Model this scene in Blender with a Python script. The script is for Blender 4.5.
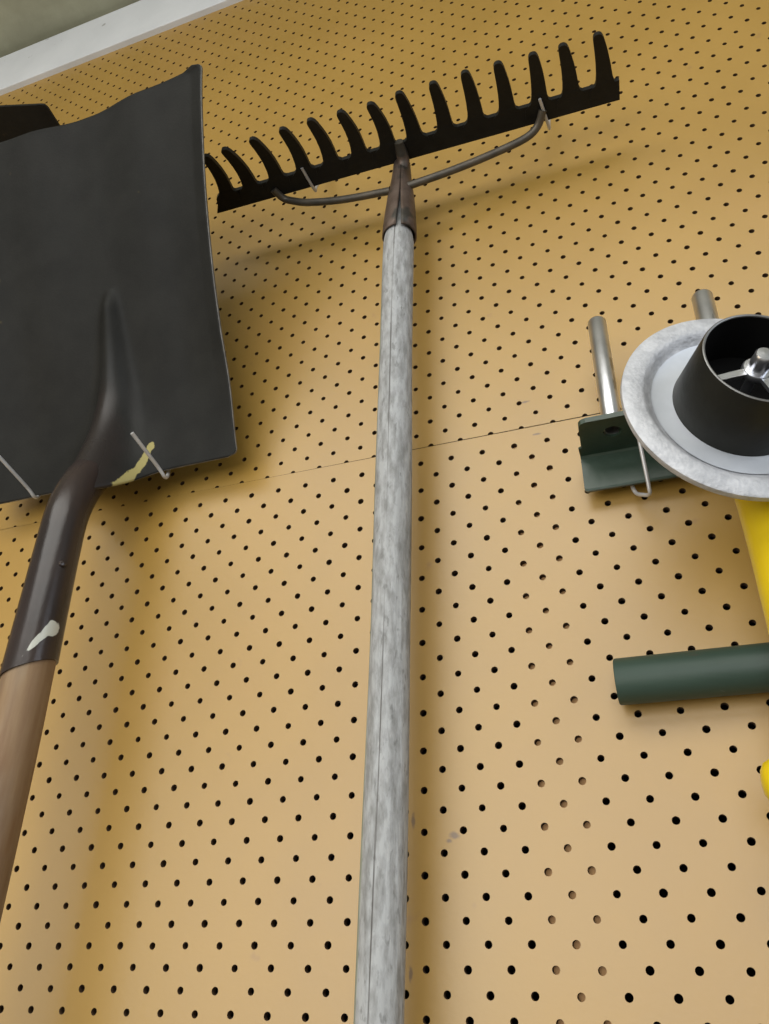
import bpy, bmesh, math, random
from mathutils import Vector, Matrix
from mathutils.geometry import tessellate_polygon

for o in list(bpy.data.objects):
    bpy.data.objects.remove(o, do_unlink=True)
scn = bpy.context.scene
COL = scn.collection
random.seed(7)
Z0 = 1.30            # height of the pegboard's reference hole row above the floor
U = 0.0127           # half an inch: half the hole pitch


def V(x, d, z):
    """point at x metres along the wall, d metres out from it, z above the reference row"""
    return Vector((x, -d, z + Z0))


# ------------------------------------------------------------------ camera
cam = bpy.data.cameras.new('camera')
co = bpy.data.objects.new('camera', cam)
COL.objects.link(co)
right = Vector((0.9395020733, 0.3422972050, 0.0129798956))
down = Vector((-0.1611685911, 0.4751601869, -0.8650129953))
fwd = Vector((-0.3022590601, 0.8105895510, 0.5015815391))
m = Matrix(((right.x, -down.x, -fwd.x), (right.y, -down.y, -fwd.y), (right.z, -down.z, -fwd.z))).to_4x4()
m.translation = Vector((0.1670, -0.5292, -0.0110 + Z0))
co.matrix_world = m
cam.sensor_fit = 'VERTICAL'
cam.sensor_height = 36.0
cam.lens = 825.262 / 1024 * 36.0
cam.clip_start = 0.02
scn.camera = co

# ------------------------------------------------------------------ light
world = bpy.data.worlds.new('room_glow')
scn.world = world
world.use_nodes = True
bg = world.node_tree.nodes['Background']
bg.inputs[0].default_value = (1.0, 0.88, 0.70, 1)
bg.inputs[1].default_value = 0.18


def window_light(name, loc, aim, w, h, power, color):
    l = bpy.data.lights.new(name, 'AREA')
    l.shape = 'RECTANGLE'
    l.size = w
    l.size_y = h
    l.energy = power
    l.color = color
    o = bpy.data.objects.new(name, l)
    COL.objects.link(o)
    o.location = loc
    o.rotation_euler = (Vector(aim) - Vector(loc)).to_track_quat('-Z', 'Y').to_euler()
    return o


window_light('ceiling_lamp_light', (-0.12, -1.75, 2.50), (-0.12, -1.55, 0.0), 2.1, 1.5, 46, (1.0, 0.98, 0.93))
window_light('window_light_back', (-0.40, -2.15, 1.38), (-0.1, 0, 1.30), 2.4, 1.3, 38, (0.95, 0.97, 0.98))
window_light('window_light_left', (-1.75, -1.40, 1.20), (-0.2, 0, 1.25), 0.9, 1.1, 7, (1.0, 0.80, 0.52))
window_light('window_light_right', (1.85, -0.95, 1.85), (0.1, -0.1, 1.5), 0.9, 1.0, 12, (0.80, 0.88, 1.0))

scn.view_settings.view_transform = 'Standard'
scn.view_settings.look = 'None'
scn.view_settings.gamma = 1.0
scn.view_settings.use_curve_mapping = False
scn.view_settings.exposure = 0.0


# ------------------------------------------------------------------ materials
def mat(name, base, rough=0.5, metal=0.0, spec=0.5, var=None, vscale=(1, 1, 1), nscale=20.0, detail=5.0,
        lo=0.35, hi=0.65, bump=0.0, bscale=60.0, bvec=None, coat=0.0, rvar=0.0):
    M = bpy.data.materials.new(name)
    M.use_nodes = True
    nt = M.node_tree
    N, L = nt.nodes, nt.links
    b = N['Principled BSDF']
    b.inputs['Roughness'].default_value = rough
    b.inputs['Metallic'].default_value = metal
    b.inputs['Specular IOR Level'].default_value = spec
    b.inputs['Coat Weight'].default_value = coat
    b.inputs['Coat Roughness'].default_value = 0.25
    tc = N.new('ShaderNodeTexCoord')
    mp = N.new('ShaderNodeMapping')
    mp.inputs['Scale'].default_value = vscale
    L.new(tc.outputs['Object'], mp.inputs[0])
    col = None
    if var:
        n = N.new('ShaderNodeTexNoise')
        n.inputs['Scale'].default_value = nscale
        n.inputs['Detail'].default_value = detail
        n.inputs['Roughness'].default_value = 0.6
        L.new(mp.outputs[0], n.inputs['Vector'])
        r = N.new('ShaderNodeValToRGB')
        r.color_ramp.elements[0].position = lo
        r.color_ramp.elements[0].color = (*base, 1)
        r.color_ramp.elements[1].position = hi
        r.color_ramp.elements[1].color = (*var, 1)
        L.new(n.outputs[0], r.inputs[0])
        col = r.outputs[0]
        L.new(col, b.inputs['Base Color'])
        if rvar:
            mr = N.new('ShaderNodeMapRange')
            mr.inputs[3].default_value = rough - rvar
            mr.inputs[4].default_value = rough + rvar
            L.new(n.outputs[0], mr.inputs[0])
            L.new(mr.outputs[0], b.inputs['Roughness'])
    else:
        b.inputs['Base Color'].default_value = (*base, 1)
    if bump:
        n2 = N.new('ShaderNodeTexNoise')
        n2.inputs['Scale'].default_value = bscale
        n2.inputs['Detail'].default_value = 4
        mp2 = N.new('ShaderNodeMapping')
        mp2.inputs['Scale'].default_value = bvec or vscale
        L.new(tc.outputs['Object'], mp2.inputs[0])
        L.new(mp2.outputs[0], n2.inputs['Vector'])
        bp = N.new('ShaderNodeBump')
        bp.inputs['Strength'].default_value = bump
        bp.inputs['Distance'].default_value = 0.002
        L.new(n2.outputs[0], bp.inputs['Height'])
        L.new(bp.outputs[0], b.inputs['Normal'])
    M['col'] = 0
    return M


def overlay(M, color, scale, lo, hi, vscale=(1, 1, 1), attr=None, strength=1.0, detail=6):
    """lay a noise-edged second colour (wear, paint, stain) over a material's colour"""
    nt = M.node_tree
    N, L = nt.nodes, nt.links
    b = N['Principled BSDF']
    tc = N.new('ShaderNodeTexCoord')
    mp = N.new('ShaderNodeMapping')
    mp.inputs['Scale'].default_value = vscale
    L.new(tc.outputs['Object'], mp.inputs[0])
    n = N.new('ShaderNodeTexNoise')
    n.inputs['Scale'].default_value = scale
    n.inputs['Detail'].default_value = detail
    L.new(mp.outputs[0], n.inputs['Vector'])
    fac = n.outputs[0]
    if attr:
        a = N.new('ShaderNodeAttribute')
        a.attribute_name = attr
        ad = N.new('ShaderNodeMath')
        ad.operation = 'ADD'
        L.new(a.outputs['Fac'], ad.inputs[0])
        sc = N.new('ShaderNodeMath')
        sc.operation = 'MULTIPLY_ADD'
        sc.inputs[1].default_value = 0.9
        sc.inputs[2].default_value = -0.45
        L.new(n.outputs[0], sc.inputs[0])
        L.new(sc.outputs[0], ad.inputs[1])
        fac = ad.outputs[0]
    mr = N.new('ShaderNodeMapRange')
    mr.inputs[1].default_value = lo
    mr.inputs[2].default_value = hi
    mr.inputs[4].default_value = strength
    L.new(fac, mr.inputs[0])
    mx = N.new('ShaderNodeMix')
    mx.data_type = 'RGBA'
    L.new(mr.outputs[0], mx.inputs[0])
    ci = b.inputs['Base Color']
    if ci.is_linked:
        L.new(ci.links[0].from_socket, mx.inputs[6])
    else:
        mx.inputs[6].default_value = ci.default_value[:]
    mx.inputs[7].default_value = (*color, 1)
    L.new(mx.outputs[2], ci)
    return M


M_board = mat('tan_hardboard', (0.295, 0.170, 0.026), 0.42, spec=0.95, var=(0.34, 0.198, 0.033), nscale=7, lo=0.3, hi=0.7,
              bump=0.05, bscale=220, rvar=0.06)
overlay(M_board, (0.36, 0.19, 0.055), 3.1, 0.56, 0.75, strength=0.45)
overlay(M_board, (0.20, 0.10, 0.04), 38, 0.70, 0.78, strength=0.5, detail=3)


def spot(M, x, z, rx, rz, color, strength=0.7):
    nt = M.node_tree
    N, L = nt.nodes, nt.links
    b = N['Principled BSDF']
    tc = N.new('ShaderNodeTexCoord')
    mp = N.new('ShaderNodeMapping')
    mp.inputs['Location'].default_value = (-x / rx, 0, -(z + Z0) / rz)
    mp.inputs['Scale'].default_value = (1 / rx, 0, 1 / rz)
    L.new(tc.outputs['Object'], mp.inputs[0])
    ln = N.new('ShaderNodeVectorMath')
    ln.operation = 'LENGTH'
    L.new(mp.outputs[0], ln.inputs[0])
    nz = N.new('ShaderNodeTexNoise')
    nz.inputs['Scale'].default_value = 260
    L.new(tc.outputs['Object'], nz.inputs['Vector'])
    ad = N.new('ShaderNodeMath')
    ad.operation = 'ADD'
    L.new(ln.outputs['Value'], ad.inputs[0])
    L.new(nz.outputs[0], ad.inputs[1])
    mr = N.new('ShaderNodeMapRange')
    mr.inputs[1].default_value = 0.9
    mr.inputs[2].default_value = 1.5
    mr.inputs[3].default_value = strength
    mr.inputs[4].default_value = 0.0
    L.new(ad.outputs[0], mr.inputs[0])
    mx = N.new('ShaderNodeMix')
    mx.data_type = 'RGBA'
    L.new(mr.outputs[0], mx.inputs[0])
    L.new(b.inputs['Base Color'].links[0].from_socket, mx.inputs[6])
    mx.inputs[7].default_value = (*color, 1)
    L.new(mx.outputs[2], b.inputs['Base Color'])


for sx, sz, rx, rz in ((0.0195, 0.0735, 0.0045, 0.0030), (0.016, 0.0705, 0.0025, 0.0018), (0.0876, 0.3957, 0.0050, 0.0014), (0.0946, 0.3629, 0.0040, 0.0013),
                       (-0.0075, 0.0835, 0.0016, 0.006), (-0.0095, -0.002, 0.0016, 0.005)):
    spot(M_board, sx, sz, rx, rz, (0.10, 0.055, 0.025), 0.8)
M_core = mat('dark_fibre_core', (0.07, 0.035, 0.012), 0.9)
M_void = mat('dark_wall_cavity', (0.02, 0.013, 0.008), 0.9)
M_stud = mat('pine_stud', (0.42, 0.22, 0.08), 0.7, var=(0.5, 0.28, 0.11), vscale=(8, 8, 1))
M_white = mat('white_trim_paint', (0.60, 0.62, 0.64), 0.4, var=(0.66, 0.68, 0.70), nscale=14)
overlay(M_white, (0.16, 0.15, 0.13), 45, 0.70, 0.74, strength=0.7)
M_ceil = mat('olive_grey_plaster', (0.27, 0.27, 0.19), 0.85, var=(0.36, 0.36, 0.26), nscale=9, bump=0.4, bscale=55)
M_floor = mat('concrete_floor', (0.24, 0.235, 0.22), 0.8, var=(0.31, 0.30, 0.28), nscale=5)
M_blade = mat('black_blade_paint', (0.012, 0.012, 0.011), 0.5, spec=0.09, var=(0.016, 0.016, 0.0145), nscale=30, bump=0.07,
              bscale=500, rvar=0.05)
overlay(M_blade, (0.11, 0.085, 0.03), 55, 0.72, 0.78, strength=0.5)
overlay(M_blade, (0.019, 0.0155, 0.0145), 30, 0.45, 0.75, attr='socket_paint', strength=1.0)
_n, _l = M_blade.node_tree.nodes, M_blade.node_tree.links
_a = _n.new('ShaderNodeAttribute')
_a.attribute_name = 'socket_paint'
for _sock, _lo, _hi in (('Roughness', 0.5, 0.26), ('Specular IOR Level', 0.09, 0.34)):
    _m = _n.new('ShaderNodeMapRange')
    _m.inputs[3].default_value = _lo
    _m.inputs[4].default_value = _hi
    _l.new(_a.outputs['Fac'], _m.inputs[0])
    _l.new(_m.outputs[0], _n['Principled BSDF'].inputs[_sock])
overlay(M_blade, (0.30, 0.26, 0.10), 160, 0.5, 0.62, attr='wear', strength=0.95)
M_edge = mat('worn_blade_edge', (0.10, 0.095, 0.085), 0.5, metal=0.4, var=(0.2, 0.19, 0.17), nscale=90)
M_socket = mat('dark_brown_socket_paint', (0.020, 0.016, 0.0155), 0.24, spec=0.38, var=(0.036, 0.025, 0.021), nscale=25,
               vscale=(1, 1, 0.4), bump=0.05, bscale=300, rvar=0.05)
overlay(M_socket, (0.42, 0.43, 0.38), 100, 0.40, 0.46, attr='wear')
M_shwood = mat('brown_handle_wood', (0.140, 0.076, 0.036), 0.55, spec=0.25, var=(0.215, 0.142, 0.078), vscale=(1, 1, 0.10), nscale=75,
               bump=0.25, bscale=70, bvec=(1, 1, 0.07))
overlay(M_shwood, (0.06, 0.04, 0.03), 24, 0.64, 0.72, vscale=(1, 1, 0.5), strength=0.6)
overlay(M_shwood, (0.25, 0.235, 0.18), 16, 0.52, 0.72, vscale=(1, 1, 0.3), strength=0.6)
M_grey = mat('weathered_grey_wood', (0.185, 0.187, 0.183), 0.75, var=(0.32, 0.328, 0.33), vscale=(1, 1, 0.30), nscale=190,
             lo=0.36, hi=0.60, bump=0.9, bscale=130, bvec=(1, 1, 0.08))
overlay(M_grey, (0.10, 0.095, 0.085), 90, 0.58, 0.75, vscale=(1, 1, 0.14), strength=0.5)
overlay(M_grey, (0.11, 0.11, 0.105), 330, 0.60, 0.70, vscale=(1, 1, 0.4), strength=0.6)
overlay(M_grey, (0.44, 0.44, 0.435), 150, 0.62, 0.75, vscale=(1, 1, 0.35), strength=0.5)
overlay(M_grey, (0.055, 0.05, 0.045), 30, 0.42, 0.75, vscale=(1, 1, 0.25), attr='crack', strength=0.9)
overlay(M_grey, (0.16, 0.19, 0.10), 9, 0.52, 0.72, attr='moss', strength=0.55)
M_rake = mat('black_rake_paint', (0.009, 0.009, 0.0085), 0.5, spec=0.15, var=(0.012, 0.012, 0.011), nscale=60, bump=0.15, bscale=250)
overlay(M_rake, (0.06, 0.04, 0.025), 90, 0.70, 0.8, strength=0.4)
M_ferrule = mat('rusty_ferrule_steel', (0.075, 0.05, 0.036), 0.5, metal=0.5, var=(0.13, 0.095, 0.075), nscale=45, bump=0.3,
                bscale=200)
overlay(M_ferrule, (0.035, 0.036, 0.03), 40, 0.5, 0.56, strength=0.8)
M_bow = mat('dull_brace_steel', (0.05, 0.045, 0.036), 0.45, metal=0.4, var=(0.09, 0.075, 0.055), nscale=50)
M_wire = mat('zinc_hook_wire', (0.50, 0.50, 0.50), 0.35, metal=0.35, var=(0.40, 0.40, 0.40), nscale=60)
M_galv = mat('galvanised_steel', (0.36, 0.37, 0.39), 0.6, metal=0.35, var=(0.50, 0.51, 0.53), nscale=120, bump=0.35,
             bscale=420, rvar=0.08)
M_galvsm = mat('smooth_galvanised_dish', (0.50, 0.53, 0.57), 0.5, metal=0.4, var=(0.58, 0.61, 0.65), nscale=30)
M_zinc = mat('bright_zinc', (0.66, 0.67, 0.70), 0.30, metal=0.95, var=(0.5, 0.51, 0.54), nscale=40)
overlay(M_zinc, (0.10, 0.10, 0.10), 110, 0.64, 0.7, vscale=(1, 1, 0.4), strength=0.6)
M_cup = mat('black_hub_paint', (0.009, 0.009, 0.007), 0.42, spec=0.22, var=(0.013, 0.013, 0.010), nscale=25, bump=0.08, bscale=200)
M_cupin = mat('shaded_hub_inside', (0.003, 0.003, 0.003), 0.8, spec=0.15)  # blacker than the outer paint: shade inside the cup put into the colour
M_rim = mat('bare_rim_steel', (0.17, 0.17, 0.165), 0.4, metal=0.7)
M_green = mat('dark_green_paint', (0.018, 0.036, 0.022), 0.38, var=(0.028, 0.05, 0.034), nscale=30, bump=0.12, bscale=150)
overlay(M_green, (0.14, 0.16, 0.14), 60, 0.70, 0.76, vscale=(0.5, 1, 1), strength=0.6)
M_pipe = mat('green_pipe_paint', (0.024, 0.046, 0.034), 0.48, spec=0.35, var=(0.034, 0.060, 0.046), nscale=24, vscale=(0.3, 1, 1), bump=0.08, bscale=200)
overlay(M_pipe, (0.30, 0.32, 0.27), 95, 0.69, 0.73, vscale=(0.35, 1, 1), strength=0.8)
overlay(M_pipe, (0.06, 0.04, 0.03), 60, 0.66, 0.75, vscale=(0.4, 1, 1), strength=0.7)
M_yellow = mat('yellow_gloss_paint', (0.56, 0.39, 0.006), 0.22, var=(0.63, 0.45, 0.008), nscale=12)
overlay(M_yellow, (0.35, 0.22, 0.02), 85, 0.69, 0.73, strength=0.7)


# ------------------------------------------------------------------ mesh helpers
def link(name, me, mtl, parent=None, smooth=False, kind=None):
    o = bpy.data.objects.new(name, me)
    COL.objects.link(o)
    for q in (mtl if isinstance(mtl, (list, tuple)) else [mtl]):
        me.materials.append(q)
    if smooth:
        for p in me.polygons:
            p.use_smooth = True
        try:
            me.set_sharp_from_angle(angle=math.radians(42))
        except Exception:
            pass
    if parent:
        o.parent = parent
        o.matrix_parent_inverse = Matrix.Translation(-parent.location)
    if kind:
        o['kind'] = kind
    return o


def pydata(name, vs, fs):
    me = bpy.data.meshes.new(name)
    me.from_pydata([tuple(v) for v in vs], [], fs)
    me.update()
    return me


def thing(name, label, cat, loc, group=None):
    o = bpy.data.objects.new(name, None)
    COL.objects.link(o)
    o.empty_display_size = 0.03
    o.location = loc
    o['label'] = label
    o['category'] = cat
    if group:
        o['group'] = group
    return o


def box_me(name, lo, hi, bev=0.0):
    bm = bmesh.new()
    bmesh.ops.create_cube(bm, size=1)
    lo, hi = Vector(lo), Vector(hi)
    for v in bm.verts:
        v.co = Vector(((lo[i] + hi[i]) / 2 + v.co[i] * (hi[i] - lo[i])) for i in range(3))
    if bev:
        bmesh.ops.bevel(bm, geom=bm.edges[:], offset=bev, segments=2, affect='EDGES', profile=0.6)
    me = bpy.data.meshes.new(name)
    bm.to_mesh(me)
    bm.free()
    return me


def smooth_path(pts, n=6):
    """Catmull-Rom through (point, radius) pairs"""
    out = []
    P = [(Vector(p), r) for p, r in pts]
    for i in range(len(P) - 1):
        a = P[max(i - 1, 0)]
        b = P[i]
        c = P[i + 1]
        d = P[min(i + 2, len(P) - 1)]
        for k in range(n):
            t = k / n
            f = lambda w, x, y, z: 0.5 * ((2 * x) + (-w + y) * t + (2 * w - 5 * x + 4 * y - z) * t * t + (-w + 3 * x - 3 * y + z) * t ** 3)
            out.append((f(a[0], b[0], c[0], d[0]), f(a[1], b[1], c[1], d[1])))
    out.append(P[-1])
    return out


def tube(name, pts, seg=16, caps=True, round_end=False, wall=0.0):
    """swept round tube along a list of (point, radius); wall>0 leaves it hollow"""
    P = [Vector(p) for p, r in pts]
    R = [r for p, r in pts]
    n = len(P)
    T = [(P[min(i + 1, n - 1)] - P[max(i - 1, 0)]).normalized() for i in range(n)]
    ref = Vector((0, -1, 0)) if abs(T[0].y) < 0.9 else Vector((0, 0, 1))
    A = (ref - T[0] * ref.dot(T[0])).normalized()
    vs, fs = [], []
    for i in range(n):
        A = (A - T[i] * A.dot(T[i])).normalized()
        B = T[i].cross(A)
        for k in range(seg):
            a = 2 * math.pi * k / seg
            vs.append(P[i] + (A * math.cos(a) + B * math.sin(a)) * R[i])
    for i in range(n - 1):
        for k in range(seg):
            k2 = (k + 1) % seg
            fs.append((i * seg + k, i * seg + k2, (i + 1) * seg + k2, (i + 1) * seg + k))
    if wall:
        off = len(vs)
        c = [vs[:seg], vs[-seg:]]
        for e, (ri, ctr, t) in enumerate(((0, P[0], T[0]), (n - 1, P[-1], -T[-1]))):
            base = ri * seg
            ring = len(vs)
            for k in range(seg):
                v = vs[base + k]
                vs.append(ctr + (v - ctr) * (1 - wall / R[ri]))
            deep = len(vs)
            for k in range(seg):
                vs.append(vs[ring + k] + t * 0.03)
            for k in range(seg):
                k2 = (k + 1) % seg
                fs.append((base + k, base + k2, ring + k2, ring + k))
                fs.append((ring + k, ring + k2, deep + k2, deep + k))
            fs.append(tuple(range(deep, deep + seg)))
    elif caps:
        fs.append(tuple(range(seg))[::-1])
        fs.append(tuple(range((n - 1) * seg, n * seg)))
    me = pydata(name, vs, fs)
    fix_normals(me)
    return me


def fix_normals(me):
    bm = bmesh.new()
    bm.from_mesh(me)
    bmesh.ops.recalc_face_normals(bm, faces=bm.faces[:])
    bm.to_mesh(me)
    bm.free()


def lathe(name, prof, origin, axis, seg=64, closed=False):
    """prof: list of (radius, height along axis)"""
    axis = Vector(axis).normalized()
    a = axis.cross(Vector((0, 0, 1))).normalized()
    b = axis.cross(a)
    o = Vector(origin)
    vs, fs = [], []
    for r, h in prof:
        for k in range(seg):
            t = 2 * math.pi * k / seg
            vs.append(o + axis * h + (a * math.cos(t) + b * math.sin(t)) * max(r, 1e-5))
    n = len(prof)
    for i in range(n - 1 if not closed else n):
        for k in range(seg):
            k2 = (k + 1) % seg
            j = (i + 1) % n
            fs.append((i * seg + k, i * seg + k2, j * seg + k2, j * seg + k))
    me = pydata(name, vs, fs)
    fix_normals(me)
    return me


def set_attr(me, name, values):
    at = me.attributes.new(name, 'FLOAT', 'POINT')
    at.data.foreach_set('value', values)


def structure(name, me, mtl, parent=None, smooth=False):
    return link(name, me, mtl, parent, smooth, kind='structure')


# ------------------------------------------------------------------ the room
TRIM_LO, TRIM_HI, CEIL = 1.187, 1.288, 1.300
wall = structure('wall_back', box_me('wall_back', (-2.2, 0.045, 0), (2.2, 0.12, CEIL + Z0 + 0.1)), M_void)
structure('floor', box_me('floor', (-2.2, -3.2, -0.06), (2.2, 0.12, 0)), M_floor)
structure('ceiling', box_me('ceiling', (-2.2, -3.2, CEIL + Z0), (2.2, 0.045, CEIL + Z0 + 0.06)), M_ceil)
structure('trim_1', box_me('trim_1', (-2.2, -0.0085, TRIM_LO + Z0), (2.2, 0.008, TRIM_HI + Z0), 0.0012), M_white)


def pegboard(name, i0, i1, j0, j1, hole_r, fx, half_row=None, top_edge=None):
    """hardboard sheet, every hole cut through; diamond cells on a staggered half-inch lattice"""
    S = 16
    vs, fs, walls = [], [], []
    idx = {}

    def P(i, j, y=0.0):
        k = (round(i * 8), round(j * 8), y)
        if k not in idx:
            x, z = fx(i, j)
            idx[k] = len(vs)
            vs.append((x, y, z + Z0))
        return idx[k]
    outer = []
    for s in range(4):
        c0 = [(1, 0), (0, 1), (-1, 0), (0, -1)][s]
        c1 = [(0, 1), (-1, 0), (0, -1), (1, 0)][s]
        for q in range(4):
            outer.append((c0[0] + (c1[0] - c0[0]) * q / 4, c0[1] + (c1[1] - c0[1]) * q / 4))
    ang = [math.atan2(b, a) for a, b in outer]
    TH = 0.0052

    def cell(i, j, rng):
        jx, jy = random.uniform(-.012, .012), random.uniform(-.012, .012)
        hr = hole_r / U * random.uniform(0.94, 1.05)
        ring = []
        for k in range(S):
            # round holes with evenly spaced corners
            a = 2 * math.pi * k / S
            x, z = fx(i + jx + hr * math.cos(a), j + (jy if rng is None else 0) + hr * math.sin(a))
            ring.append(len(vs))
            vs.append((x, 0.0, z + Z0))
        deep = []
        for k in range(S):
            v = vs[ring[k]]
            deep.append(len(vs))
            vs.append((v[0], TH, v[2]))
        for k in (range(S) if rng is None else rng):
            k2 = (k + 1) % S
            a, b = outer[k], outer[k2]
            fs.append((P(i + a[0], j + a[1]), P(i + b[0], j + b[1]), ring[k2], ring[k]))
            walls.append(len(fs))
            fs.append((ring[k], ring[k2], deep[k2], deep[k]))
    for j in range(j0, j1 + 1):
        for i in range(i0, i1 + 1):
            if (i + j) % 2 == 0:
                if half_row is not None and j == half_row:
                    cell(i, j, range(0, 8))
                else:
                    cell(i, j, None)
    # solid triangles square the zigzag edges off
    lo = j0 if half_row is not None else j0 - 1
    for i in range(i0 - 1, i1 + 2):
        if (i + j1 + 1) % 2 == 0 and i0 <= i <= i1:
            fs.append((P(i - 1, j1 + 1), P(i, j1), P(i + 1, j1 + 1)))
        if half_row is None and (i + j0 - 1) % 2 == 0 and i0 <= i <= i1:
            fs.append((P(i - 1, j0 - 1), P(i + 1, j0 - 1), P(i, j0)))
    for j in range(j0, j1 + 1):
        if (i0 - 1 + j) % 2 == 0:
            if j > j0:
                fs.append((P(i0 - 1, j - 1), P(i0, j), P(i0 - 1, j + 1)))
        if (i1 + 1 + j) % 2 == 0:
            if j > j0:
                fs.append((P(i1 + 1, j - 1), P(i1 + 1, j + 1), P(i1, j)))
    if top_edge is not None:
        a, b = i0 - 1, i1 + 1
        fs.append((P(a, j1 + 1), P(b, j1 + 1), P(b, top_edge), P(a, top_edge)))
    me = pydata(name, vs, fs)
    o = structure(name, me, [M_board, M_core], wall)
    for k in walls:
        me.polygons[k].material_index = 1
    return o


def low_fx(i, j):
    return i * U, j * U


def up_fx(i, j):
    b = j - 29
    return (i * 0.9706 - 0.2726 - 0.0022 * b) * U, (29 + 0.2176 + b * 0.963 + 0.0022 * i) * U


pegboard('pegboard_panel', -110, 100, -40, 28, 0.00235, low_fx, top_edge=29.175)
pegboard('pegboard_panel', -113, 103, 29, 95, 0.0022, up_fx, half_row=29)
link('wall_stud', box_me('wall_stud', (5.6 * U, 0.0053, 0.02), (8.5 * U, 0.046, CEIL + Z0 - 0.01)), M_stud, wall)


# ------------------------------------------------------------------ wire hooks
def hook(label, pts, r=0.0016, group=None):
    base = pts[0]
    t = tube('peg_hook', smooth_path([(p, r) for p in pts], 5), 10)
    for v in t.vertices:
        v.co -= base
    o = link('peg_hook', t, M_wire, smooth=True)
    o.location = base
    o['label'] = label
    o['category'] = 'hook'
    o['group'] = 'wire hooks in the pegboard'
    return o


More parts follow.
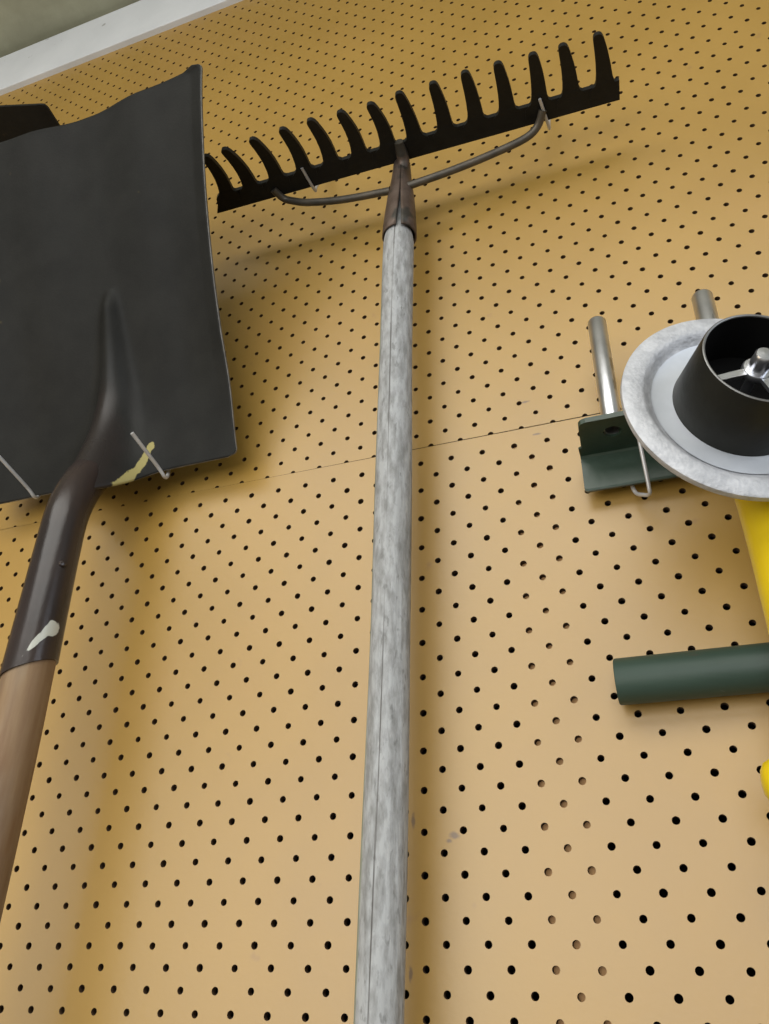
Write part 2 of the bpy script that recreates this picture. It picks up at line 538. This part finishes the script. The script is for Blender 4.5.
# ------------------------------------------------------------------ shovel
def make_shovel():
    xc = -0.277
    t = thing('shovel', 'black square-mouth shovel with brown wooden handle hung blade up', 'shovel', V(xc, 0.076, -0.95))
    NS, NT = 120, 110
    prof = [(0.0, 0.378, 0.030), (0.2, 0.446, 0.045), (0.45, 0.530, 0.085), (0.72, 0.615, 0.126), (1.0, 0.706, 0.166)]

    def pr_(tt):
        for a, b in zip(prof, prof[1:]):
            if tt <= b[0] + 1e-9:
                break
        i = prof.index(a)
        p0 = prof[max(i - 1, 0)]
        p3 = prof[min(i + 2, len(prof) - 1)]
        k = (tt - a[0]) / (b[0] - a[0])
        f = lambda w, x, y, z: 0.5 * ((2 * x) + (-w + y) * k + (2 * w - 5 * x + 4 * y - z) * k * k + (-w + 3 * x - 3 * y + z) * k ** 3)
        return f(p0[1], a[1], b[1], p3[1]), f(p0[2], a[2], b[2], p3[2])
    vs, fs, wear, sock = [], [], [], []
    for a in range(NT + 1):
        tt = a / NT
        z, d = pr_(tt)
        for b in range(NS + 1):
            s = -1 + 2 * b / NS
            hw = (0.1255 - 0.0279 * tt + 0.0354 * tt * tt) if s > 0 else 0.142
            rc = 0.03
            e = 0.0
            if tt < rc:
                e = 0.010 * (1 - math.sqrt(max(0, 1 - ((rc - tt) / rc) ** 2)))
            rt = 0.035
            if tt > 1 - rt:
                e = 0.011 * (1 - math.sqrt(max(0, 1 - ((tt - 1 + rt) / rt) ** 2)))
            x = xc + s * (hw - e)
            q = max(0.0, min(1.0, (abs(s) - 0.05) / 0.45))
            wing = max(0.0, (abs(s) - 0.62) / 0.38)
            up = 0.006 * tt * q * q * (3 - 2 * q) + (0.012 * min(1.0, tt / 0.3) * (1 - 0.72 * tt)) * wing ** 1.7 + 0.003 * max(0.0, (abs(s) - 0.9) / 0.1) * tt
            # pressed rib (frog) widening towards the socket
            k = max(0, 1 - tt / 0.505)
            w = 0.045 + 0.135 * k
            rib = (0.0075 * min(1, k * 9) ** 0.8 + 0.0195 * k ** 1.3) * math.exp(-(abs(s - 0.055 * (1 - k)) / w) ** 2.4) if k > 0 else 0
            # shoulder runs down and forward along the socket
            g = math.exp(-(abs(x - xc) / 0.030) ** 2.2) * math.exp(-(tt / 0.12) ** 2)
            lift = 0.034 * g
            vs.append(V(x, d + up + rib * (1 - 0.3 * g) + lift, z - 0.045 * g))
            sock.append(max(0.0, min(1.0, (1.25 - abs(x - xc) / (0.012 + 0.022 * k)) * 1.2)) * max(0.0, min(1.0, (k - 0.25) / 0.55)))
            # scraped yellow-green line along the shoulder right of the socket
            px, pz = x - xc, z - 0.045 * g
            dist = 1.0
            for ax, az, bx, bz in ((0.041, 0.402, 0.034, 0.377), (0.034, 0.377, 0.021, 0.342)):
                h = max(0, min(1, ((px - ax) * (bx - ax) + (pz - az) * (bz - az)) / ((bx - ax) ** 2 + (bz - az) ** 2)))
                dist = min(dist, math.hypot(px - ax - h * (bx - ax), pz - az - h * (bz - az)))
            wear.append(max(0.0, 1 - dist / 0.0058))
    W = NS + 1
    for a in range(NT):
        for b in range(NS):
            fs.append((a * W + b, a * W + b + 1, (a + 1) * W + b + 1, (a + 1) * W + b))
    me = pydata('blade', vs, fs)
    set_attr(me, 'wear', wear)
    set_attr(me, 'socket_paint', sock)
    bl = link('blade', me, [M_blade, M_edge], t, smooth=True)
    so = bl.modifiers.new('thick', 'SOLIDIFY')
    so.thickness = 0.0022
    so.offset = 0
    so.material_offset_rim = 1
    def mouth(c):
        # the socket is cut off on a slant
        ang = math.atan2(c.x - xc, -(c.y + 0.0755))
        w = max(0.0, min(1.0, (0.235 - (c.z - Z0)) / 0.04))
        return w * (-0.0085 * math.cos(ang + 0.79) - 0.0065)

    # socket: grows out of the rib, bends down to the handle
    path = [((xc, 0.036, 0.418), 0.006), ((xc, 0.0450, 0.396), 0.0130), ((xc, 0.0570, 0.370), 0.0168), ((xc, 0.0680, 0.346), 0.0172), ((xc, 0.0745, 0.318), 0.0171),
            ((xc, 0.0755, 0.285), 0.0173), ((xc, 0.0755, 0.235), 0.0181), ((xc, 0.0755, 0.1945), 0.0189)]
    sp = smooth_path([(V(*p), r) for p, r in path], 14)
    me = tube('socket', sp, 72, caps=True)
    vals = []
    for v in me.vertices:
        zz = v.co.z - Z0
        ang = math.atan2(v.co.x - xc, -(v.co.y + 0.0755))   # 0 faces the room
        # smear of pale paint near the mouth of the socket
        zc = 0.2005 + 0.0165 * min(1.0, max(0, (ang - 0.4) / 0.75)) + 0.001 * (ang - 1.15)
        hgt = 0.0030 + 0.0035 * min(1.0, max(0, (ang - 0.5) / 0.8))
        q = max(0.0, abs(ang - 1.05) - 0.35) / 0.45
        vals.append(max(0.0, 1.0 - q * q - ((zz - zc) / (hgt * 1.25)) ** 2 * 0.7) * 0.66)
    set_attr(me, 'wear', vals)
    for v in me.vertices:
        v.co.z += mouth(v.co)
    sk = link('socket', me, M_socket, t, smooth=True)
    # dark rolled lip at the slanted mouth
    me = lathe('socket_lip', [(0.0180, 0), (0.0193, 0.0006), (0.0196, 0.002), (0.0190, 0.003), (0.0180, 0.003)], V(xc, 0.0755, 0.1932), (0, 0, 1), 40)
    for v in me.vertices:
        v.co.z += mouth(v.co)
    link('socket_lip', me, M_socket, sk, smooth=True)
    # rivet
    link('rivet', lathe('rivet', [(0.0001, 0.0025), (0.0022, 0.002), (0.003, 0.0008), (0.0032, -0.001)], V(xc + 0.0158, 0.0835, 0.268),
                        (0.85, -0.5, 0), 16), M_socket, sk, smooth=True)
    # wooden handle
    hp = []
    for k in range(41):
        z = 0.21 - k * 0.029
        hp.append((V(xc + 0.0006 * math.sin(k * 0.5), 0.0755, z), 0.0172 + 0.0003 * math.sin(k * 0.9) + (0.0014 * min(1.0, (k - 1) / 4) if 1 < k < 11 else 0) - max(0, k - 10) * 0.0001))
    link('handle', tube('handle', hp, 32), M_shwood, t, smooth=True)
    return t


make_shovel()
hook('wire hook under the shovel blade, right of its socket', [V(-0.236, -0.004, 0.412), V(-0.231, 0.014, 0.394), V(-0.2185, 0.033, 0.3675), V(-0.2195, 0.046, 0.3715), V(-0.2236, 0.080, 0.3838)])
hook('wire hook under the shovel blade, left of its socket at the photo edge', [V(-0.375, -0.004, 0.419), V(-0.370, 0.014, 0.401), V(-0.3575, 0.033, 0.3745), V(-0.3585, 0.046, 0.3785), V(-0.363, 0.080, 0.3908)])


# ------------------------------------------------------------------ hoe behind the shovel (only a corner of its blade in view)
def make_hoe():
    xr = -0.411
    t = thing('garden_hoe', 'flat black hoe blade jutting out above and behind the shovel', 'hoe', V(-0.50, 0.03, -0.75))
    z = 0.862
    out = [(-0.585, 0.045), (-0.4159, 0.045), (-0.4107, 0.0896), (-0.4080, 0.1135), (-0.4092, 0.1180), (-0.4125, 0.1196), (-0.4592, 0.1336), (-0.585, 0.171)]
    n = len(out)
    vs = [V(x, d, z - 0.0015) for x, d in out] + [V(x, d, z + 0.0015) for x, d in out]
    fs = [tuple(range(n)), tuple(range(2 * n - 1, n - 1, -1))] + [(i, (i + 1) % n, (i + 1) % n + n, i + n) for i in range(n)]
    me = pydata('blade', vs, fs)
    fix_normals(me)
    link('blade', me, M_rake, t)
    link('neck', tube('neck', smooth_path([(V(-0.50, 0.085, z - 0.004), 0.006), (V(-0.50, 0.045, z - 0.008), 0.007), (V(-0.50, 0.028, z - 0.05), 0.009), (V(-0.50, 0.028, z - 0.12), 0.013)], 6), 16), M_rake, t, smooth=True)
    link('handle', tube('handle', [(V(-0.50, 0.028, z - 0.10), 0.0135), (V(-0.50, 0.028, -0.75), 0.0145)], 20), M_shwood, t, smooth=True)
    return t


make_hoe()


# ------------------------------------------------------------------ garden rake
def make_rake():
    t = thing('garden_rake', 'black toothed bow rake with a weathered grey wooden handle', 'rake', V(-0.0125, 0.036, -0.85))
    BL, BR = Vector((-0.2010, 0.047, 0.6790)), Vector((0.2005, 0.042, 0.6722))   # back edge of the bar (x, d, z)
    tipx = [-0.1715, -0.1512, -0.1216, -0.0911, -0.0635, -0.0350, -0.0071, 0.0201, 0.0507, 0.0791, 0.1072, 0.1364, 0.1611, 0.1893]
    tipd = [0.1188, 0.1195, 0.1203, 0.1203, 0.1200, 0.1182, 0.1164, 0.1176, 0.1164, 0.1166, 0.1150, 0.1128, 0.1120, 0.1115]
    tipz = 0.664
    # even the tip row out, leaving a little of its unevenness
    n = 14
    head = None

    def base(u):
        return BL.lerp(BR, u)
    VB = 0.27       # bar takes this share of the depth
    roots = []
    for k in range(n):
        u0 = 0.036 + (0.968 - 0.036) * k / (n - 1)
        b = base(u0)
        tip = Vector((tipx[k], tipd[k], tipz))
        roots.append((b, tip, u0))

    def tooth_c(k, v):
        b, tip, u0 = roots[k]
        p = b.lerp(tip, v)
        # teeth are drawn down towards their tips and lean a little in their own plane
        lin = b.z + (tip.z - b.z) * v
        p.z = b.z + (tip.z - b.z) * v ** 1.8
        p.x += 0.0045 * math.sin(math.pi * v) * (0.5 if k > 6 else 1)
        return p
    # bar
    vs, fs = [], []
    NU = 60
    for a in range(NU + 1):
        u = a / NU
        b = base(u)
        # depth of the bar from its teeth
        dd = (tipd[0] + (tipd[-1] - tipd[0]) * u - b.y) * VB
        sx = 0.006 * VB
        p1 = Vector((b.x + sx + 0.011 * max(0, 1 - u / 0.05), b.y + dd, b.z - 0.0006))
        for (p, hz) in ((b, -0.0025), (p1, -0.0022), (p1, 0.0022), (b, 0.0025)):
            vs.append(V(p.x, p.y, p.z + hz))
    for a in range(NU):
        for q in range(4):
            q2 = (q + 1) % 4
            fs.append((a * 4 + q, a * 4 + q2, a * 4 + 4 + q2, a * 4 + 4 + q))
    fs.append((0, 1, 2, 3))
    fs.append(tuple(NU * 4 + q for q in (3, 2, 1, 0)))
    me = pydata('rake_head', vs, fs)
    fix_normals(me)
    head = link('rake_head', me, M_rake, t)
    # teeth
    for k in range(n):
        vs, fs = [], []
        prof = []
        for v, hw in ((0.10, 0.0128), (0.235, 0.0126), (0.265, 0.0106), (0.29, 0.0090), (0.33, 0.0080), (0.42, 0.0073), (0.55, 0.0067), (0.68, 0.0061), (0.80, 0.0055), (0.90, 0.0049), (0.945, 0.0044),
                      (0.975, 0.0036), (0.992, 0.0024), (1.0, 0.0012)):
            c = tooth_c(k, v)
            if v > 0.9:
                pass
            hl = hr = hw * (1.0 if v < 0.28 else 0.9)
            if k == 0 and v < 0.32:
                hl = min(hl, 0.012)
            if k == n - 1 and v < 0.35:
                hr = min(hr, 0.0085)
            th = 0.0023
            for (dx, hz) in ((-hl, -th), (hr, -th), (hr, th), (-hl, th)):
                vs.append(V(c.x + dx, c.y, c.z - (0.0003 if v < 0.3 else 0) + hz))
            prof.append(v)
        m_ = len(prof)
        for a in range(m_ - 1):
            for q in range(4):
                q2 = (q + 1) % 4
                fs.append((a * 4 + q, a * 4 + q2, a * 4 + 4 + q2, a * 4 + 4 + q))
        fs.append((0, 1, 2, 3))
        fs.append(tuple((m_ - 1) * 4 + q for q in (3, 2, 1, 0)))
        me = pydata('tooth', vs, fs)
        fix_normals(me)
        link('tooth', me, M_rake, head)
    # bow braces
    for pts in ([(-0.012, 0.046, 0.634), (-0.060, 0.042, 0.6465), (-0.0987, 0.040, 0.6600), (-0.1180, 0.041, 0.6690), (-0.1270, 0.0445, 0.6728), (-0.1320, 0.056, 0.6738)],
                [(0.000, 0.046, 0.633), (0.045, 0.042, 0.6420), (0.0823, 0.040, 0.6506), (0.1150, 0.041, 0.6575), (0.1280, 0.0450, 0.6640), (0.1350, 0.056, 0.6682)]):
        sp = smooth_path([(V(*p), 0.0036) for p in pts], 7)
        link('bow_brace', tube('bow_brace', sp, 14), M_bow, t, smooth=True)
    # ferrule with an open seam
    fx0, fz0 = -0.0044, 0.5745
    seg = 40
    rings = [(0.0, 0.0142), (0.012, 0.0139), (0.03, 0.0128), (0.048, 0.0114), (0.062, 0.0098), (0.075, 0.0083), (0.088, 0.0073), (0.097, 0.0068)]
    vs, fs = [], []
    for h, r in rings:
        gap = max(0.0, 0.15 * (1 - h / 0.055)) + 0.004
        tw = 0.27 + 0.3 * h
        for k in range(seg + 1):
            a = tw + gap + (2 * math.pi - 2 * gap) * k / seg
            wob = 1 + 0.02 * math.sin(3 * a + 20 * h)
            vs.append(V(fx0 + 0.002 * h / 0.1 + r * wob * math.sin(a), 0.0415 + r * wob * math.cos(a), fz0 + h))
    for i in range(len(rings) - 1):
        for k in range(seg):
            fs.append((i * (seg + 1) + k, i * (seg + 1) + k + 1, (i + 1) * (seg + 1) + k + 1, (i + 1) * (seg + 1) + k))
    me = pydata('ferrule', vs, fs)
    fe = link('ferrule', me, M_ferrule, t, smooth=True)
    so = fe.modifiers.new('thick', 'SOLIDIFY')
    so.thickness = 0.0014
    so.offset = 1
    tg = smooth_path([(V(-0.0022, 0.0415, 0.648), 0.0064), (V(-0.0008, 0.043, 0.660), 0.0062), (V(0.0014, 0.048, 0.6680), 0.0058), (V(0.0022, 0.057, 0.6715), 0.0054), (V(0.0028, 0.066, 0.6725), 0.0042)], 7)
    link('tang', tube('tang', tg, 16), M_ferrule, t, smooth=True)
    # handle: tapered grey pole running down the wall, its end filling the ferrule
    hp = []
    z1, z0 = 0.632, -0.85
    N = 110
    for k in range(N + 1):
        z = z1 + (z0 - z1) * k / N
        f = (fz0 - z) / (fz0 - (-0.03))
        x = -0.0044 + (-0.0107 + 0.0002) * f if f > 0 else -0.0044
        x = max(x, -0.0262) + 0.0008 * math.sin(z * 9.0)
        d = 0.0415 - 0.0035 * max(0, min(1.5, f))
        if z > fz0:
            r = 0.0128 * max(0.4, 1 - (z - fz0) / 0.075)
        else:
            r = 0.0135 + 0.0003 * max(0, min(1, f)) + 0.0002 * math.sin(z * 25)
        hp.append((V(x, d, z), r))
    seg = 90
    me = tube('handle', hp, seg)
    crack, moss = [], []
    for v in me.vertices[:]:
        zz = v.co.z - Z0
        f = (fz0 - zz) / (fz0 + 0.03)
        cx = -0.0044 - 0.0105 * max(0, f)
        cx = max(cx, -0.0262) + 0.0008 * math.sin(zz * 9.0)
        a = math.atan2(v.co.x - cx, -(v.co.y + 0.040))
        cpos = 0.10 + 0.05 * math.sin(zz * 9) - 0.20 * max(0, f)
        crack.append(max(0.0, 1 - abs(a - cpos) / 0.085))
        moss.append(max(0.0, min(1.0, (-a - 0.55) / 0.6)))
    set_attr(me, 'crack', crack)
    set_attr(me, 'moss', moss)
    link('handle', me, M_grey, t, smooth=True)
    return t


make_rake()
hook('wire hook under the rake bar, left of the grey handle', [V(-0.0985, -0.004, 0.760), V(-0.098, 0.010, 0.740), V(-0.0955, 0.035, 0.688), V(-0.0940, 0.041, 0.6752), V(-0.0945, 0.070, 0.6728)], 0.0014)
hook('wire hook under the rake bar, right of the grey handle', [V(0.1395, -0.004, 0.755), V(0.1390, 0.010, 0.735), V(0.1372, 0.030, 0.683), V(0.1372, 0.037, 0.6690), V(0.1345, 0.068, 0.6672)], 0.0014)


# ------------------------------------------------------------------ green bracket with two upright tubes
def plate_with_holes(name, outline, holes, z, th):
    """flat horizontal plate (x, d) with round holes"""
    polys = [[Vector((x, -d, 0)) for x, d in outline]]
    for hx, hd, r in holes:
        polys.append([Vector((hx + r * math.cos(a), -hd + r * math.sin(a), 0)) for a in [2 * math.pi * k / 20 for k in range(20)]])
    flat = [p for q in polys for p in q]
    tris = tessellate_polygon(polys)
    n = len(flat)
    vs = [(p.x, p.y, z + Z0) for p in flat] + [(p.x, p.y, z + th + Z0) for p in flat]
    fs = [tuple(t) for t in tris] + [tuple(i + n for i in t) for t in tris]
    o = 0
    for q in polys:
        for k in range(len(q)):
            a, b = o + k, o + (k + 1) % len(q)
            fs.append((a, b, b + n, a + n))
        o += len(q)
    me = pydata(name, vs, fs)
    fix_normals(me)
    return me


def make_bracket():
    t = thing('tine_bracket', 'dark green angle-iron foot bar with two upright galvanised tubes', 'bracket', V(0.19, 0.012, 0.297))
    z = 0.3245
    ol = [(0.1275, 0.0135), (0.262, 0.0135), (0.262, 0.0570), (0.1355, 0.0570), (0.1322, 0.0558), (0.1302, 0.0530), (0.1298, 0.049)]
    hole = (0.1515, 0.0405, 0.0062)
    me = plate_with_holes('top_flange', ol, [hole, (0.2272, 0.0425, 0.0062)], z, 0.0038)
    link('top_flange', me, M_green, t)
    # upright flange against the board, with a curved heel under the top flange
    vs, fs = [], []
    prof = [(0.0115, 0.2965), (0.0150, 0.2955), (0.0158, 0.2970), (0.0158, 0.3228), (0.0172, 0.3242), (0.022, 0.3246), (0.027, 0.3246), (0.027, 0.3262), (0.0115, 0.3262)]
    xs = (0.1262, 0.128, 0.262)
    for x in xs:
        for d, zz in prof:
            cut = 0.0012 if x == xs[0] else 0
            vs.append(V(x, d - (cut if d > 0.02 else 0), zz + (cut if zz < 0.3 else 0)))
    n = len(prof)
    for i in range(2):
        for k in range(n):
            k2 = (k + 1) % n
            fs.append((i * n + k, i * n + k2, (i + 1) * n + k2, (i + 1) * n + k))
    fs.append(tuple(range(n)))
    fs.append(tuple(range(2 * n, 3 * n)))
    me = pydata('back_flange', vs, fs)
    fix_normals(me)
    link('back_flange', me, M_green, t)
    for (x, d, top, r) in ((0.1524, 0.0405, 0.4255, 0.0068), (0.2272, 0.0425, 0.4255, 0.0074)):
        pts = [(V(x, d, z + 0.002), r), (V(x, d, z + 0.02), r), (V(x, d, top - 0.0015), r), (V(x, d, top), r - 0.0008)]
        tt = link('tine', tube('tine', pts, 28, wall=0.0012), M_zinc, t, smooth=True)
        link('weld_bead', lathe('weld_bead', [(r - 0.0005, 0.0045), (r + 0.0012, 0.0038), (r + 0.0026, 0.0018), (r + 0.0028, 0)], V(x, d, z + 0.0038), (0, 0.0001, 1), 28), M_galv, tt, smooth=True)
    return t


make_bracket()
hook('wire hook holding up the dark green angle-iron bar', [V(0.1575, -0.004, 0.3130), V(0.1580, 0.0060, 0.3000), V(0.1600, 0.0105, 0.2905), V(0.1640, 0.0180, 0.2840), V(0.1685, 0.0245, 0.2800), V(0.1690, 0.0290, 0.2850), V(0.1680, 0.0400, 0.3150)], 0.0014)


# ------------------------------------------------------------------ yellow tool with the galvanised flange and black cup
def make_yellow():
    t = thing('flange_tool', 'yellow tubular tool topped by a round galvanised flange and black open cup', 'garden tool', V(0.2415, 0.062, -0.60))
    C = V(0.2268, 0.10, 0.2887)
    ax = Vector((0.3369, -0.94, 0.0538)).normalized()
    R = 0.068
    link('flange', lathe('flange', [(R - 0.0006, -0.0052), (R, -0.004), (R, -0.0008), (R - 0.001, 0.0), (0.0570, 0.0008), (0.0552, 0.0002), (0.0530, -0.0022), (0.0505, -0.0046), (0.0490, -0.0050),
                                    (0.030, -0.0050), (0.030, -0.0085), (0.0500, -0.0085), (0.054, -0.0065), (0.0575, -0.0040)], C, ax, 96, closed=True), M_galv, t, smooth=True)
    link('dish', lathe('dish', [(0.0001, -0.0046), (0.03, -0.0046), (0.0485, -0.0046), (0.0500, -0.0040)], C, ax, 64), M_galvsm, t, smooth=True)
    h = 0.0360
    cup = link('hub_cup', lathe('hub_cup', [(0.0375, -0.0045), (0.0370, 0.0), (0.0333, h - 0.0012), (0.0328, h)], C, ax, 72), M_cup, t, smooth=True)
    link('cup_lining', lathe('cup_lining', [(0.0314, h - 0.0002), (0.0316, h - 0.002), (0.030, 0.004), (0.0001, 0.0035)], C, ax, 72), M_cupin, cup, smooth=True)
    link('cup_rim', lathe('cup_rim', [(0.0328, h - 0.0006), (0.0328, h + 0.0002), (0.0322, h + 0.0005), (0.0314, h + 0.0002), (0.0313, h - 0.0006)], C, ax, 72), M_rim, cup, smooth=True)
    a = ax.cross(Vector((0, 0, 1))).normalized()
    b = a.cross(ax).normalized()
    if b.z < 0:
        b = -b
    # spider: three flat spokes to the axle
    off = C + ax * (h - 0.0105)
    for ang in (math.radians(197), math.radians(290), math.radians(20)):
        dr = (a if a.x > 0 else -a) * math.cos(ang) + b * math.sin(ang)
        pe = dr.cross(ax)
        vs = []
        for s, w in ((0.005, 0.0022), (0.0312, 0.0018)):
            for q, hh in ((-w, -0.0012), (w, -0.0012), (w, 0.0012), (-w, 0.0012)):
                vs.append(off + dr * s + pe * q + ax * hh)
        me = pydata('spoke', vs, [(0, 1, 2, 3), (4, 5, 6, 7), (0, 1, 5, 4), (1, 2, 6, 5), (2, 3, 7, 6), (3, 0, 4, 7)])
        fix_normals(me)
        link('spoke', me, M_zinc, cup)
    bolt = link('washer', lathe('washer', [(0.0001, -0.003), (0.0072, -0.003), (0.0082, -0.0015), (0.0082, 0.0006), (0.0076, 0.0016), (0.0001, 0.002)], off, ax, 32), M_zinc, cup, smooth=True)
    link('axle', lathe('axle', [(0.0030, -0.02), (0.0030, 0.0)], off, ax, 16), M_zinc, cup, smooth=True)
    link('bolt_head', lathe('bolt_head', [(0.0056, 0.001), (0.0056, 0.0065), (0.0054, 0.0085), (0.0052, 0.0092), (0.0052, 0.0120), (0.0045, 0.0130), (0.0001, 0.0133)], off, ax, 6 * 4), M_zinc, cup, smooth=True)
    # boss behind the flange that the tube carries
    link('boss', lathe('boss', [(0.0001, -0.03), (0.024, -0.03), (0.026, -0.024), (0.028, -0.0085), (0.0001, -0.0085)], C, ax, 40), M_cup, t, smooth=True)
    # yellow tube
    x, d, r = 0.2395, 0.060, 0.0225
    link('tube', tube('tube', smooth_path([(V(x - 0.0025, d, 0.302), r * 0.6), (V(x - 0.0022, d, 0.295), r), (V(x - 0.0005, d, 0.23), r), (V(x + 0.0002, d, 0.15), r), (V(x, d, -0.2), r), (V(x, d, -0.60), r)], 6), 48), M_yellow, t, smooth=True)
    # short cross grip lower down, only its tip in view
    pts = [(V(0.1978, d, 0.0825), 0.002), (V(0.1984, d, 0.0825), 0.006), (V(0.2003, d, 0.0825), 0.0095), (V(0.2045, d, 0.0825), 0.0118), (V(0.2100, d, 0.0825), 0.0125), (V(0.290, d, 0.0825), 0.0125)]
    gp = link('cross_grip', tube('cross_grip', pts, 24), M_yellow, t, smooth=True)
    return t


make_yellow()


# ------------------------------------------------------------------ green pipe
def make_pipe():
    base = V(0.1315, 0.0162, 0.1560)
    r = 0.0143
    t = thing('green_pipe', 'dark green steel pipe lying level against the pegboard below the flange', 'pipe', base)
    pts = [(V(0.1306, 0.0162, 0.1560), r - 0.0006), (V(0.1314, 0.0162, 0.1560), r), (V(0.42, 0.0162, 0.1562), r)]
    link('pipe_wall', tube('pipe_wall', pts, 40, wall=0.0016), M_pipe, t, smooth=True)
    return t


make_pipe()
